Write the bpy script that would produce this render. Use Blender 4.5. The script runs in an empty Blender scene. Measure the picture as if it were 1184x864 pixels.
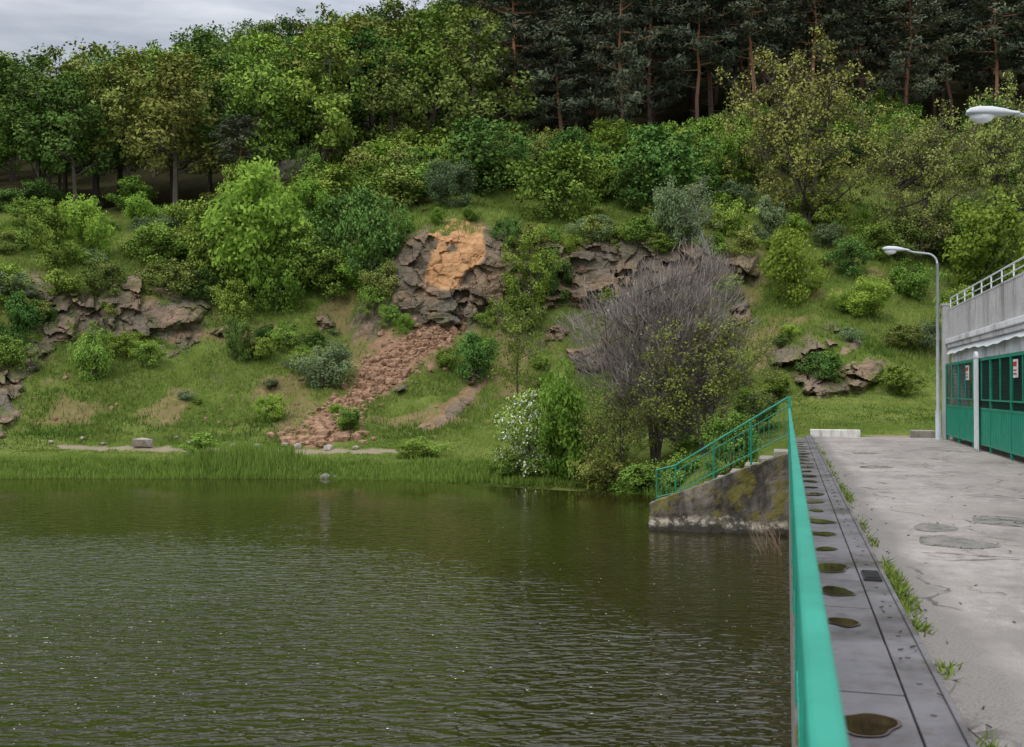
import bpy, math, numpy as np, bmesh
from mathutils import Vector
F=1150.0; CZ=1.6; TH=math.atan(318/1150.0)
WATER=-2.05
sc=bpy.context.scene
rng=np.random.RandomState(11)
LAT=rng.rand(256,256)
# ---------------------------------------------------------------- numpy noise
def vnoise(x,y):
    x=np.asarray(x,float);y=np.asarray(y,float)
    xi=np.floor(x).astype(int);yi=np.floor(y).astype(int)
    xf=x-xi;yf=y-yi
    xf=xf*xf*(3-2*xf);yf=yf*yf*(3-2*yf)
    a=LAT[xi&255,yi&255];b=LAT[(xi+1)&255,yi&255];c=LAT[xi&255,(yi+1)&255];d=LAT[(xi+1)&255,(yi+1)&255]
    return (a*(1-xf)+b*xf)*(1-yf)+(c*(1-xf)+d*xf)*yf
def fbm(x,y,o=4):
    s=0;a=.5;t=0
    for i in range(o):
        s=s+a*vnoise(x*2**i+17.3*i,y*2**i+9.1*i);t+=a;a*=.5
    return s/t
# ---------------------------------------------------------------- materials
def newmat(name):
    m=bpy.data.materials.new(name);m.use_nodes=True
    nt=m.node_tree;nt.nodes.clear()
    out=nt.nodes.new('ShaderNodeOutputMaterial')
    return m,nt,out
class N:
    def __init__(s,nt): s.nt=nt
    def new(s,t,**k):
        n=s.nt.nodes.new(t)
        for a,b in k.items(): setattr(n,a,b)
        return n
    def link(s,a,b): s.nt.links.new(a,b)
    def val(s,sock,v):
        if hasattr(v,'is_linked') : s.link(v,sock)
        else:
            if isinstance(v,(tuple,list)) and len(v)==3 and sock.type=='RGBA': v=(*v,1)
            sock.default_value=v
    def noise(s,vec,scale,detail=4,rough=.55,dist=0):
        n=s.new('ShaderNodeTexNoise');n.inputs['Scale'].default_value=scale
        n.inputs['Detail'].default_value=detail;n.inputs['Roughness'].default_value=rough
        n.inputs['Distortion'].default_value=dist
        if vec is not None:s.link(vec,n.inputs['Vector'])
        return n
    def voro(s,vec,scale,feature='F1'):
        n=s.new('ShaderNodeTexVoronoi',feature=feature);n.inputs['Scale'].default_value=scale
        s.link(vec,n.inputs['Vector']);return n
    def ramp(s,fac,stops):
        n=s.new('ShaderNodeValToRGB');e=n.color_ramp.elements
        while len(e)<len(stops): e.new(.5)
        for i,(p,c) in enumerate(stops):
            e[i].position=p
            if isinstance(c,(int,float)): c=(c,c,c)
            e[i].color=(*c,1)
        s.link(fac,n.inputs[0]);return n.outputs[0]
    def mix(s,fac,a,b,blend='MIX'):
        n=s.new('ShaderNodeMix',data_type='RGBA',blend_type=blend)
        s.val(n.inputs[0],fac);s.val(n.inputs[6],a);s.val(n.inputs[7],b);return n.outputs[2]
    def math(s,op,a,b=0.0,clamp=False):
        n=s.new('ShaderNodeMath',operation=op,use_clamp=clamp)
        s.val(n.inputs[0],a);s.val(n.inputs[1],b);return n.outputs[0]
    def rng(s,v,a,b,c,d):
        n=s.new('ShaderNodeMapRange');s.link(v,n.inputs[0])
        for i,x in zip((1,2,3,4),(a,b,c,d)): n.inputs[i].default_value=x
        return n.outputs[0]
    def attr(s,name):
        n=s.new('ShaderNodeAttribute',attribute_name=name);return n.outputs['Fac']
    def obj(s,scale=None):
        t=s.new('ShaderNodeTexCoord').outputs['Object']
        if scale:
            m=s.new('ShaderNodeMapping');m.inputs['Scale'].default_value=scale;s.link(t,m.inputs[0]);t=m.outputs[0]
        return t
    def pos(s,scale=None):
        t=s.new('ShaderNodeNewGeometry').outputs['Position']
        if scale:
            m=s.new('ShaderNodeMapping');m.inputs['Scale'].default_value=scale;s.link(t,m.inputs[0]);t=m.outputs[0]
        return t
    def warp(s,p,scale,amt):
        wn=s.noise(p,scale,3,.6);vec=s.new('ShaderNodeVectorMath',operation='MULTIPLY_ADD')
        s.link(wn.outputs['Color'],vec.inputs[0]);vec.inputs[1].default_value=amt;s.link(p,vec.inputs[2]);return vec.outputs[0]
    def bump(s,h,strength=.5,dist=.05,normal=None):
        n=s.new('ShaderNodeBump');s.val(n.inputs['Strength'],strength);n.inputs['Distance'].default_value=dist
        s.link(h,n.inputs['Height'])
        if normal is not None:s.link(normal,n.inputs['Normal'])
        return n.outputs[0]
    def bsdf(s,out,color,rough=.8,metal=0,normal=None,spec=.3):
        b=s.new('ShaderNodeBsdfPrincipled');s.val(b.inputs['Base Color'],color);s.val(b.inputs['Roughness'],rough)
        b.inputs['Metallic'].default_value=metal;b.inputs['Specular IOR Level'].default_value=spec
        if normal is not None:s.link(normal,b.inputs['Normal'])
        s.link(b.outputs[0],out.inputs[0]);return b
    def diffuse(s,out,color,normal=None):
        b=s.new('ShaderNodeBsdfDiffuse');s.val(b.inputs[0],color)
        if normal is not None:s.link(normal,b.inputs['Normal'])
        s.link(b.outputs[0],out.inputs[0])

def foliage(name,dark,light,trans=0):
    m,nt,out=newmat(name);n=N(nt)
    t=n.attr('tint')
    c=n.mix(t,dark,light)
    oi=n.new('ShaderNodeObjectInfo').outputs['Random']
    hs=n.new('ShaderNodeHueSaturation');hs.inputs['Saturation'].default_value=.95
    h=n.math('MULTIPLY_ADD',oi,.035);h.node.inputs[2].default_value=.485
    v=n.math('MULTIPLY_ADD',n.math('FRACT',n.math('MULTIPLY',oi,7.3)),.55);v.node.inputs[2].default_value=.76
    n.link(h,hs.inputs['Hue']);n.link(v,hs.inputs['Value']);n.link(c,hs.inputs['Color'])
    d=n.new('ShaderNodeBsdfDiffuse');n.link(hs.outputs[0],d.inputs[0])
    if trans:
        tr=n.new('ShaderNodeBsdfTranslucent');n.link(hs.outputs[0],tr.inputs[0])
        mx=n.new('ShaderNodeMixShader');mx.inputs[0].default_value=trans
        n.link(d.outputs[0],mx.inputs[1]);n.link(tr.outputs[0],mx.inputs[2]);n.link(mx.outputs[0],out.inputs[0])
    else: n.link(d.outputs[0],out.inputs[0])
    return m
def bark(name,c1,c2,top=None):
    m,nt,out=newmat(name);n=N(nt)
    no=n.noise(n.obj((6,6,1.5)),3,2)
    c=n.mix(no.outputs[0],c1,c2)
    if top:
        sx=n.new('ShaderNodeSeparateXYZ');n.link(n.obj(),sx.inputs[0])
        c=n.mix(n.rng(sx.outputs[2],3,8,0,1),c,top)
    n.diffuse(out,c);return m
def paint(name,col,rough=.4,var=.15,rust=False,scale=4):
    m,nt,out=newmat(name);n=N(nt)
    no=n.noise(n.obj(),scale,5,.65)
    dk=tuple(c*(1-var*2.2) for c in col)
    c=n.mix(n.ramp(no.outputs[0],[(.35,0),(.65,1)]),dk,col)
    if rust:
        n2=n.noise(n.obj(),scale*2.3,6,.7)
        c=n.mix(n.ramp(n2.outputs[0],[(.64,0),(.70,1)]),c,(.12,.06,.03))
    n.bsdf(out,c,rough,normal=n.bump(no.outputs[0],.2,.01));return m
def concrete(name,c1,c2,stain=(.06,.055,.045),moss=None,scale=1.5,st=(.48,.68),waterline=False):
    m,nt,out=newmat(name);n=N(nt)
    a=n.noise(n.obj(),scale,7,.65);b=n.noise(n.obj(),scale*14,4,.7);g=n.noise(n.obj((1.6,1.6,.35)),scale*.9,5,.7)
    c=n.mix(n.ramp(a.outputs[0],[(.3,0),(.7,1)]),c1,c2)
    c=n.mix(n.ramp(g.outputs[0],[(st[0],0),(st[1],.85)]),c,stain)
    if moss:
        k=n.noise(n.obj(),scale*1.3,7,.7)
        c=n.mix(n.ramp(k.outputs[0],[(.51,0),(.58,.85)]),c,moss)
    if waterline:
        sx=n.new('ShaderNodeSeparateXYZ');n.link(n.obj(),sx.inputs[0])
        w=n.math('ADD',sx.outputs[2],n.math('MULTIPLY',a.outputs[0],.7))
        ch=n.ramp(n.rng(w,-1.62,-1.30,0,1),[(0,0),(.25,1),(.6,1),(.9,0)])
        ck=n.noise(n.obj(),5,5,.7)
        c=n.mix(n.math('MULTIPLY',ch,n.ramp(ck.outputs[0],[(.47,0),(.55,.8)])),c,(.42,.37,.30))
        c=n.mix(n.rng(w,-1.60,-1.50,.9,0),c,(.025,.022,.016))
    h=n.math('ADD',a.outputs[0],b.outputs[0])
    n.bsdf(out,c,.88,normal=n.bump(h,.7,.03));return m

M_bark=bark('bark_grey',(.06,.05,.04),(.15,.125,.10))
M_pbark=bark('bark_pine',(.10,.07,.055),(.19,.125,.10),top=(.34,.17,.095))
M_birch=bark('bark_birch',(.2,.2,.18),(.5,.5,.46))
M_f=[foliage('leaf_fresh',(.065,.12,.016),(.26,.37,.05)),
     foliage('leaf_olive',(.09,.12,.022),(.29,.33,.07)),
     foliage('leaf_deep',(.038,.082,.016),(.14,.235,.045)),
     foliage('leaf_goldgreen',(.11,.12,.025),(.32,.30,.065))]
M_bright=foliage('leaf_bright',(.11,.19,.015),(.31,.44,.055),.3)
M_pine=foliage('needle_pine',(.038,.05,.03),(.155,.172,.105))
M_silver=foliage('leaf_greygreen',(.09,.135,.05),(.23,.30,.14),.2)
M_twig=foliage('twig_greybrown',(.11,.09,.08),(.29,.245,.22))
M_blossom=foliage('blossom_white',(.6,.6,.52),(.85,.85,.78))
M_grass=foliage('grass_blades',(.07,.12,.016),(.27,.315,.065),.25)
M_reed=foliage('reed_blades',(.045,.10,.012),(.23,.36,.055),.25)
# ---------------------------------------------------------------- mesh helpers
def mk_mesh(name,V,Q,mats,mi=None,attrs=None,smooth=False):
    V=np.asarray(V,np.float32);Q=np.asarray(Q,np.int32);k=Q.shape[1]
    me=bpy.data.meshes.new(name)
    me.vertices.add(len(V));me.vertices.foreach_set('co',V.ravel())
    me.loops.add(Q.size);me.loops.foreach_set('vertex_index',Q.ravel())
    me.polygons.add(len(Q));me.polygons.foreach_set('loop_start',np.arange(len(Q),dtype=np.int32)*k)
    me.update(calc_edges=True)
    for m in mats: me.materials.append(m)
    if mi is not None: me.polygons.foreach_set('material_index',np.asarray(mi,np.int32))
    me.polygons.foreach_set('use_smooth',np.full(len(Q),smooth))
    for a,v in (attrs or {}).items():
        at=me.attributes.new(a,'FLOAT','POINT');at.data.foreach_set('value',np.asarray(v,np.float32))
    me.update();return me
def add(name,me,parent=None,loc=(0,0,0),rot=(0,0,0),scale=(1,1,1)):
    o=bpy.data.objects.new(name,me);sc.collection.objects.link(o)
    o.location=loc;o.rotation_euler=rot;o.scale=scale
    if parent:o.parent=parent
    return o
def empty(name,dam=True,loc=(0,0,0)):
    e=bpy.data.objects.new(name,None);sc.collection.objects.link(e);e.empty_display_size=.5
    e.location=loc
    if dam:e.rotation_euler=(0,0,-TH)
    return e
class MB:
    def __init__(s): s.v=[];s.f=[]
    def box(s,x0,x1,y0,y1,z0,z1):
        i=len(s.v)
        s.v+=[(x0,y0,z0),(x1,y0,z0),(x1,y1,z0),(x0,y1,z0),(x0,y0,z1),(x1,y0,z1),(x1,y1,z1),(x0,y1,z1)]
        s.f+=[(i,i+3,i+2,i+1),(i+4,i+5,i+6,i+7),(i,i+1,i+5,i+4),(i+1,i+2,i+6,i+5),(i+2,i+3,i+7,i+6),(i+3,i,i+4,i+7)]
    def prism(s,poly,axis,a0,a1):
        i=len(s.v);n=len(poly)
        for a in (a0,a1):
            for p in poly:
                s.v.append({0:(a,p[0],p[1]),1:(p[0],a,p[1]),2:(p[0],p[1],a)}[axis])
        s.f.append(tuple(range(i,i+n))[::-1]);s.f.append(tuple(range(i+n,i+2*n)))
        for k in range(n): s.f.append((i+k,i+(k+1)%n,i+n+(k+1)%n,i+n+k))
    def tube(s,pts,rad,sides=8,cap=True):
        if not hasattr(rad,'__len__'): rad=[rad]*len(pts)
        i=len(s.v);P=[Vector(p) for p in pts]
        for k,p in enumerate(P):
            d=(P[min(k+1,len(P)-1)]-P[max(k-1,0)]).normalized()
            u=d.cross(Vector((0,0,1)));
            if u.length<.05:u=d.cross(Vector((0,1,0)))
            u.normalize();w=d.cross(u)
            for j in range(sides):
                t=2*math.pi*j/sides;s.v.append(tuple(p+u*math.cos(t)*rad[k]+w*math.sin(t)*rad[k]))
        for k in range(len(P)-1):
            for j in range(sides):
                a=i+k*sides+j;b=i+k*sides+(j+1)%sides
                s.f.append((a,b,b+sides,a+sides))
        if cap:
            s.f.append(tuple(range(i,i+sides)));s.f.append(tuple(range(i+(len(P)-1)*sides,i+len(P)*sides))[::-1])
    def obj(s,name,mat,parent=None,bevel=0,smooth=False,dam=False):
        me=bpy.data.meshes.new(name);me.from_pydata(s.v,[],s.f);me.materials.append(mat)
        me.update()
        if smooth:
            me.polygons.foreach_set('use_smooth',[True]*len(me.polygons))
        o=add(name,me,parent)
        if dam:o.rotation_euler=(0,0,-TH)
        if bevel:
            b=o.modifiers.new('b','BEVEL');b.width=bevel;b.segments=2;b.limit_method='ANGLE'
        return o
# ---------------------------------------------------------------- terrain
def zz(Y,v): return CZ+(450-v)*Y/F
L=-3.2
cols={
 -400:[(36,L),(41,WATER),(43,-1.4),(46.5,518),(50,500),(56,400),(64,330),(75,270),(100,225),(150,180)],
 0:[(38,L),(41.2,WATER),(42.5,-1.5),(46.5,518),(50,498),(52,455),(55,402),(58,380),(60,325),(64,305),(75,255),(100,218),(150,172)],
 150:[(38,L),(41.2,WATER),(42.5,-1.5),(46.5,519),(49.5,498),(56,420),(59,392),(60.5,335),(64,315),(74,262),(85,240),(110,200),(150,158)],
 300:[(38,L),(41,WATER),(42.5,-1.5),(46.5,520),(49,505),(55,440),(60,380),(66,320),(72,270),(80,230),(100,185),(150,115)],
 400:[(38,L),(40.8,WATER),(42.5,-1.5),(46.5,521),(49,508),(55,450),(60,395),(66,320),(71,262),(78,232),(100,172),(150,100)],
 455:[(38,L),(40.8,WATER),(42.5,-1.5),(46.5,521),(49,509),(54,460),(58,405),(60,365),(61.5,280),(64,255),(72,235),(80,212),(100,160),(150,90)],
 500:[(38,L),(40.8,WATER),(42.5,-1.5),(46.5,521),(49,509),(54,460),(58,402),(60,370),(61.5,260),(64,247),(72,228),(80,208),(100,155),(150,75)],
 580:[(37.5,L),(40.3,WATER),(42,-1.5),(46,520),(49,508),(54,465),(58,405),(60.5,360),(61.5,275),(64,250),(72,228),(80,203),(100,145),(150,55)],
 620:[(37,L),(40,WATER),(41.5,-1.5),(45,520),(49,505),(54,465),(58,412),(60.7,358),(62.2,288),(66,258),(72,232),(80,202),(100,142),(150,50)],
 680:[(36,L),(39,WATER),(41,-1.5),(44.5,518),(49,500),(54,465),(58,412),(60.5,350),(62,278),(65,262),(72,238),(80,205),(100,140),(150,45)],
 740:[(33,L),(36.5,WATER),(38,-1.6),(42,520),(46,508),(50,480),(57,405),(60,345),(61.5,282),(65,262),(72,238),(80,205),(100,140),(150,40)],
 800:[(24.5,L),(27.5,WATER),(30,-1.4),(35,-.8),(41,512),(46,492),(50,465),(57,398),(60,335),(61.5,283),(65,262),(72,235),(80,200),(100,135),(150,40)],
 850:[(24,L),(26.5,-2.0),(30,-1.2),(35,-.6),(40,508),(48,470),(57,385),(60,328),(61.2,290),(66,258),(72,232),(80,200),(100,130),(150,35)],
 930:[(24,L),(26.5,-1.9),(30,-.8),(33,-.12),(36,503),(42,482),(46,455),(48,422),(49,400),(56,350),(64,290),(72,242),(80,205),(100,125),(150,30)],
 1000:[(24,L),(26.5,-1.9),(30,-.8),(33,-.1),(36,503),(42,480),(46,457),(47.5,430),(49,405),(56,350),(64,290),(72,242),(80,205),(100,125),(150,30)],
 1100:[(24,L),(26.5,-1.9),(30,-.8),(34,-.1),(37,501),(44,472),(50,432),(58,362),(66,292),(75,237),(85,200),(100,140),(150,40)],
 1500:[(24,L),(26.5,-1.9),(30,-.8),(34,-.1),(38,500),(44,475),(50,440),(58,380),(66,310),(75,250),(85,210),(100,150),(150,60)],
}
YG=np.arange(0,760,.25)
cu=sorted(cols);CT=[]
for u in cu:
    ys=[0];zs=[-4.5]
    for Y,v in cols[u]:
        ys.append(Y);zs.append(v if v<20 else zz(Y,v))
    zend=zs[-1];ys+= [220,760];zs+=[zend+14,zend+10]
    z=np.interp(YG,ys,zs)
    k=np.array([1,2,1.])/4;z=np.convolve(np.pad(z,1,'edge'),k,'valid')
    CT.append(z)
CT=np.array(CT);UG=np.arange(-400,1501,10)
TB=np.array([np.interp(UG,cu,CT[:,j]) for j in range(len(YG))]).T
k=np.array([1,3,4,3,1.])/12;TB=np.apply_along_axis(lambda c:np.convolve(np.pad(c,2,'edge'),k,'valid'),0,TB)
def height(X,Y,noise=True):
    X=np.asarray(X,float);Y=np.asarray(Y,float)
    u=np.clip((592+F*X/np.maximum(Y,1)-UG[0])/10,0,len(UG)-1.001);y=np.clip(Y/.25,0,len(YG)-1.001)
    ui=u.astype(int);yi=y.astype(int);uf=u-ui;yf=y-yi
    z=(TB[ui,yi]*(1-uf)+TB[ui+1,yi]*uf)*(1-yf)+(TB[ui,yi+1]*(1-uf)+TB[ui+1,yi+1]*uf)*yf
    if noise:
        amp=np.clip((Y-42)/9,0.04,1)
        z=z+((fbm(X*.16+5,Y*.16,3)-.5)*1.7+(fbm(X*.8,Y*.8,4)-.5)*.6)*amp
        z=z+(vnoise(X*2.1,Y*2.1)-.5)*.14*np.clip((Y-38)/4,.1,1)
    return z
YS=np.arange(26,150,.1)
def column(u):
    X=(u-592)/F*YS;z=height(X,YS);v=450-(z-CZ)*F/YS
    return np.minimum.accumulate(v)
def hit(u,v,):
    m=column(u);Y=float(np.interp(-v,-m,YS))
    X=(u-592)/F*Y
    return X,Y,float(height(X,Y))
def pdist(u,v,pl):
    best=np.full(np.shape(u),9.)
    for (a,b,w0),(c,d,w1) in zip(pl[:-1],pl[1:]):
        t=np.clip(((u-a)*(c-a)+(v-b)*(d-b))/((c-a)**2+(d-b)**2),0,1)
        dd=np.hypot(u-(a+t*(c-a)),v-(b+t*(d-b)))/(w0+(w1-w0)*t)
        best=np.minimum(best,dd)
    return best
SCREE=[(524,368,10),(492,392,27),(455,420,26),(425,448,20),(395,478,18),(368,504,17)]
SLAB=[(560,440,4),(535,462,9),(505,488,7),(488,495,3)]
PATH=[(70,517,2.6),(200,520,2.6),(330,522,2.8),(450,522,2.6),(480,522,1)]
BARE=[(345,392,12),(300,400,8),(250,385,10),(205,390,14)]
def masks(X,Y,z):
    u=592+F*X/Y;v=450-(z-CZ)*F/Y
    near=(Y<64)
    w=(fbm(X*1.1,Y*1.1,4)-.5)
    soil=np.clip((1.1+w*2.4-pdist(u,v,SCREE))*2.2,0,1)*near
    soil=np.maximum(soil,.85*np.clip((1.2+w*1.5-pdist(u,v,SLAB))*3,0,1)*near)
    soil=np.maximum(soil,.5*np.clip((.8+w*2.5-pdist(u,v,BARE))*2,0,1)*near)
    soil=np.maximum(soil,.5*np.clip((fbm(X*.45+31,Y*.45,4)-.57)*8,0,1)*near*(Y>50))
    pa=.9*np.clip((1.15+w*2.4-pdist(u,v,PATH))*1.6,0,1)*(Y<50)*(Y>44)
    pa=np.maximum(pa,np.clip((1.2+w*1.6-np.hypot((u-1050)/45,(v-507)/4))*2,0,1)*(Y<40))
    return soil,pa
uu=np.concatenate([np.linspace(-1500,-70,50),np.linspace(-60,1240,560),np.linspace(1260,2800,50)])
yy=np.concatenate([np.arange(18,38,.5),np.arange(38,70,.13),np.arange(70,110,.5),np.linspace(111,750,50)])
U,YY=np.meshgrid(uu,yy);XX=(U-592)/F*YY;ZZ=height(XX,YY)
nu,ny=len(uu),len(yy)
idx=np.arange(nu*ny).reshape(ny,nu)
Q=np.stack([idx[:-1,:-1],idx[:-1,1:],idx[1:,1:],idx[1:,:-1]],-1).reshape(-1,4)
soil,pa=masks(XX,YY,ZZ)
dzy=np.gradient(ZZ,axis=0)/np.gradient(YY,axis=0)
rockm=np.clip((np.abs(dzy)-1.25+ (fbm(XX*.6,YY*.6,4)-.5)*2.0)*3,0,1)*(YY<70)
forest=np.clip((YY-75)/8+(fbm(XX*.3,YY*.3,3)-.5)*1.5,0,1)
def mat_ground():
    m,nt,out=newmat('hillside_ground');n=N(nt)
    p=n.pos()
    a=n.noise(p,.35,3,.6);b=n.noise(p,2.3,5,.68)
    g=n.mix(n.ramp(a.outputs[0],[(.35,0),(.65,1)]),(.08,.12,.02),(.17,.19,.05))
    g=n.mix(n.ramp(b.outputs[0],[(.35,0),(.7,1)]),g,(.065,.10,.017))
    g=n.mix(n.ramp(b.outputs[0],[(.56,0),(.73,.65)]),g,(.235,.215,.09))
    s=n.mix(n.ramp(b.outputs[0],[(.3,0),(.7,1)]),(.15,.085,.05),(.34,.215,.135))
    r=n.mix(n.ramp(b.outputs[0],[(.35,0),(.65,1)]),(.06,.052,.036),(.22,.175,.13))
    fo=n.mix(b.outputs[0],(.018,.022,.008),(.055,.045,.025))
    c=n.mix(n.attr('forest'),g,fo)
    c=n.mix(n.attr('rock'),c,r)
    c=n.mix(n.attr('soil'),c,s)
    c=n.mix(n.attr('path'),c,(.27,.215,.155))
    n.diffuse(out,c,n.bump(b.outputs[0],.9,.15));return m
M_ground=mat_ground()
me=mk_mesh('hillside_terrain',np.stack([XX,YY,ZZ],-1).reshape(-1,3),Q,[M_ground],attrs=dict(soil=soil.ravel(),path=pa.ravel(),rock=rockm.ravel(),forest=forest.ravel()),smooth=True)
add('hillside_terrain',me)
# ---------------------------------------------------------------- rock cliffs
def mat_rock():
    m,nt,out=newmat('cliff_rock');n=N(nt)
    p=n.pos()
    wp=n.warp(n.pos((1,1,.8)),.6,(1.2,1.2,1.2))
    vo=n.voro(wp,.7,'DISTANCE_TO_EDGE')
    a=n.noise(p,.45,4,.62);b=n.noise(p,3.5,7,.7);st=n.noise(n.pos((.5,.5,2.6)),1.1,4,.62,.6)
    c=n.mix(n.ramp(a.outputs[0],[(.40,0),(.60,1)]),(.16,.135,.105),(.285,.195,.13))
    c=n.mix(n.ramp(b.outputs[0],[(.46,0),(.68,.6)]),c,(.095,.075,.055))
    c=n.mix(n.ramp(st.outputs[0],[(.52,0),(.64,.45)]),c,(.07,.057,.045))
    o=n.mix(n.ramp(b.outputs[0],[(.35,0),(.65,1)]),(.56,.33,.17),(.40,.20,.09))
    c=n.mix(n.attr('orange'),c,o)
    mo=n.noise(p,1.1,6,.72)
    c=n.mix(n.math('MULTIPLY',n.ramp(mo.outputs[0],[(.49,0),(.56,1)]),n.attr('mossy')),c,(.09,.125,.028))
    cr=n.ramp(vo.outputs[0],[(0,.15),(.018,1)])
    c=n.mix(.65,c,cr,'MULTIPLY')
    h=n.math('ADD',n.math('MULTIPLY',cr,.3),n.math('ADD',b.outputs[0],st.outputs[0]))
    n.diffuse(out,c,n.bump(h,.8,.13));return m
M_rock=mat_rock()
def poly_sd(u,v,poly):
    inside=np.zeros(u.shape,bool);d=np.full(u.shape,1e9);n=len(poly)
    for i in range(n):
        x0,y0=poly[i];x1,y1=poly[(i+1)%n]
        t=np.clip(((u-x0)*(x1-x0)+(v-y0)*(y1-y0))/((x1-x0)**2+(y1-y0)**2+1e-9),0,1)
        d=np.minimum(d,np.hypot(u-x0-t*(x1-x0),v-y0-t*(y1-y0)))
        c=((y0>v)!=(y1>v))&(u<(x1-x0)*(v-y0)/(y1-y0+1e-9)+x0);inside^=c
    return np.where(inside,d,-d)
def cells(Ug,Vg,r,cell,box,ax=1.0,ay=1.0):
    u0,u1,v0,v1=box;ns=max(5,int((u1-u0)*(v1-v0)/cell**2*1.3))
    sx=r.uniform(u0,u1,ns);sy=r.uniform(v0,v1,ns);best=np.full(Ug.shape,1e9);k=np.zeros(Ug.shape,int)
    for i in range(ns):
        d=((Ug-sx[i])*ax)**2+((Vg-sy[i])*ay)**2;m_=d<best;best[m_]=d[m_];k[m_]=i
    return k,sx,sy,ns
def cliff(name,poly,seed,thick=.8,orange=None,step=1.5,cell=46,mossy=.5,edge=9,warp=22):
    r=np.random.RandomState(seed);P=np.array(poly,float)
    u0,v0=P.min(0)-12;u1,v1=P.max(0)+12
    us=np.arange(u0,u1,step);vs=np.arange(v1,v0,-step)
    Yh=np.array([np.interp(-vs,-column(u),YS) for u in us]).T
    for _ in range(6):
        Yh[1:-1,1:-1]=(Yh[:-2,1:-1]+Yh[2:,1:-1]+Yh[1:-1,:-2]+Yh[1:-1,2:]+4*Yh[1:-1,1:-1])/8
    Ug,Vg=np.meshgrid(us,vs)
    bx=(u0,u1,v0,v1)
    wx=Ug+(fbm(Ug*.05,Vg*.05,3)-.5)*18;wy=Vg+(fbm(Ug*.05+40,Vg*.05,3)-.5)*18
    k1,sx,sy,n1=cells(wx,wy,r,cell,bx,1,.75);o1=r.rand(n1);tx=r.uniform(-1,1,n1)*.012;ty=r.uniform(-.6,1,n1)*.010
    k2,sx2,sy2,n2=cells(wx*1.03,wy,r,cell*.34,bx,.7,1.3);o2=r.rand(n2);t2=r.uniform(-1,1,n2)*.016
    wu=(fbm(Ug*.05+seed,Vg*.05,3)-.5)*warp
    sd=poly_sd(Ug+wu,Vg+wu*.8,poly)+(o2[k2]-.5)*warp*.7
    fade=np.clip(sd/edge,-1,1)
    d1=o1[k1]*.55+tx[k1]*(Ug-sx[k1])+ty[k1]*(Vg-sy[k1])
    d2=o2[k2]*.26+t2[k2]*(Ug-sx2[k2])+t2[(k2+3)%n2]*(Vg-sy2[k2])
    disp=d1+d2+(fbm(Ug*.12,Vg*.12,4)-.5)*.28
    ori=np.zeros(Ug.shape)
    if orange:
        ori=np.clip((poly_sd(Ug+wu*.4,Vg+wu*.4,orange)+(o2[k2]-.5)*9+1)/2.5,0,1)
        om=np.clip((poly_sd(Ug,Vg,orange)+2)/5,0,1)
        smooth_=.05+(Vg-290)*.004+(Ug-525)*.004+(fbm(Ug*.07,Vg*.07,4)-.5)*.5+d2*.35
        disp=disp*(1-om)+smooth_*om
    dep=Yh-thick*np.where(fade>0,(.08+disp)*fade,0)+np.where(fade<0,-fade*1.5,0)
    X=(Ug-592)/F*dep;Z=CZ+(450-Vg)*dep/F
    mo=mossy*np.clip(1.25-sd/26,.3,1)
    idx=np.arange(Ug.size).reshape(Ug.shape)
    Q=np.stack([idx[:-1,:-1],idx[:-1,1:],idx[1:,1:],idx[1:,:-1]],-1).reshape(-1,4)
    keep=(sd.ravel()[Q]>-edge).any(1);Q=Q[keep]
    me=mk_mesh(name,np.stack([X,dep,Z],-1).reshape(-1,3),Q,[M_rock],attrs=dict(orange=ori.ravel(),mossy=mo.ravel()),smooth=False)
    return add(name,me)
cliff('rock_cliff',[(446,285),(470,265),(500,256),(530,248),(556,258),(580,268),(612,275),(650,272),(665,270),(700,270),(780,274),(860,286),(880,305),(862,325),(800,330),(760,345),(700,350),(640,352),(600,358),(585,350),(562,362),(540,374),(500,378),(455,364),(446,330)],3,1.1,
   orange=[(498,264),(530,252),(560,262),(561,298),(540,314),(528,334),(494,334),(490,318),(498,300)],mossy=.4,cell=50)
cliff('rock_cliff',[(-20,302),(40,310),(60,335),(95,342),(125,326),(160,314),(225,300),(245,330),(225,385),(180,390),(150,392),(120,380),(98,370),(75,395),(50,412),(25,455),(20,492),(-5,505),(-20,505),(-20,430),(8,428),(30,395),(66,366),(40,350),(10,345),(-20,345)],8,1.2,mossy=.85,cell=44)
cliff('rock_outcrop',[(884,404),(920,388),(965,374),(994,395),(965,414),(930,426),(892,426)],13,1.2,mossy=.9,cell=30,warp=12,edge=7)
cliff('rock_outcrop',[(916,434),(960,428),(1017,412),(1020,442),(990,454),(950,464),(925,454)],14,1.1,mossy=.95,cell=30,warp=12,edge=7)
for i,(pl,mo) in enumerate([([(185,400),(215,388),(232,396),(205,412),(190,414)],.6),([(530,428),(552,422),(562,432),(548,445),(532,443)],.4),
  ([(655,405),(690,395),(715,402),(700,428),(668,430)],.5),([(628,380),(645,374),(660,382),(650,395),(632,394)],.2),([(362,365),(385,360),(388,378),(370,384)],.5),
  ([(845,352),(862,345),(872,372),(858,392),(846,380)],.5),([(240,385),(262,376),(285,380),(262,392)],.8),([(455,448),(470,444),(474,452),(460,458)],.3)]):
    cliff('rock_outcrop',pl,15+i,1.0,mossy=mo,cell=16,edge=4,warp=7)
cliff('rock_outcrop',[(480,496),(505,486),(528,462),(560,438),(548,462),(520,490)],31,.35,mossy=.1,edge=4,cell=20,warp=6)
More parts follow.
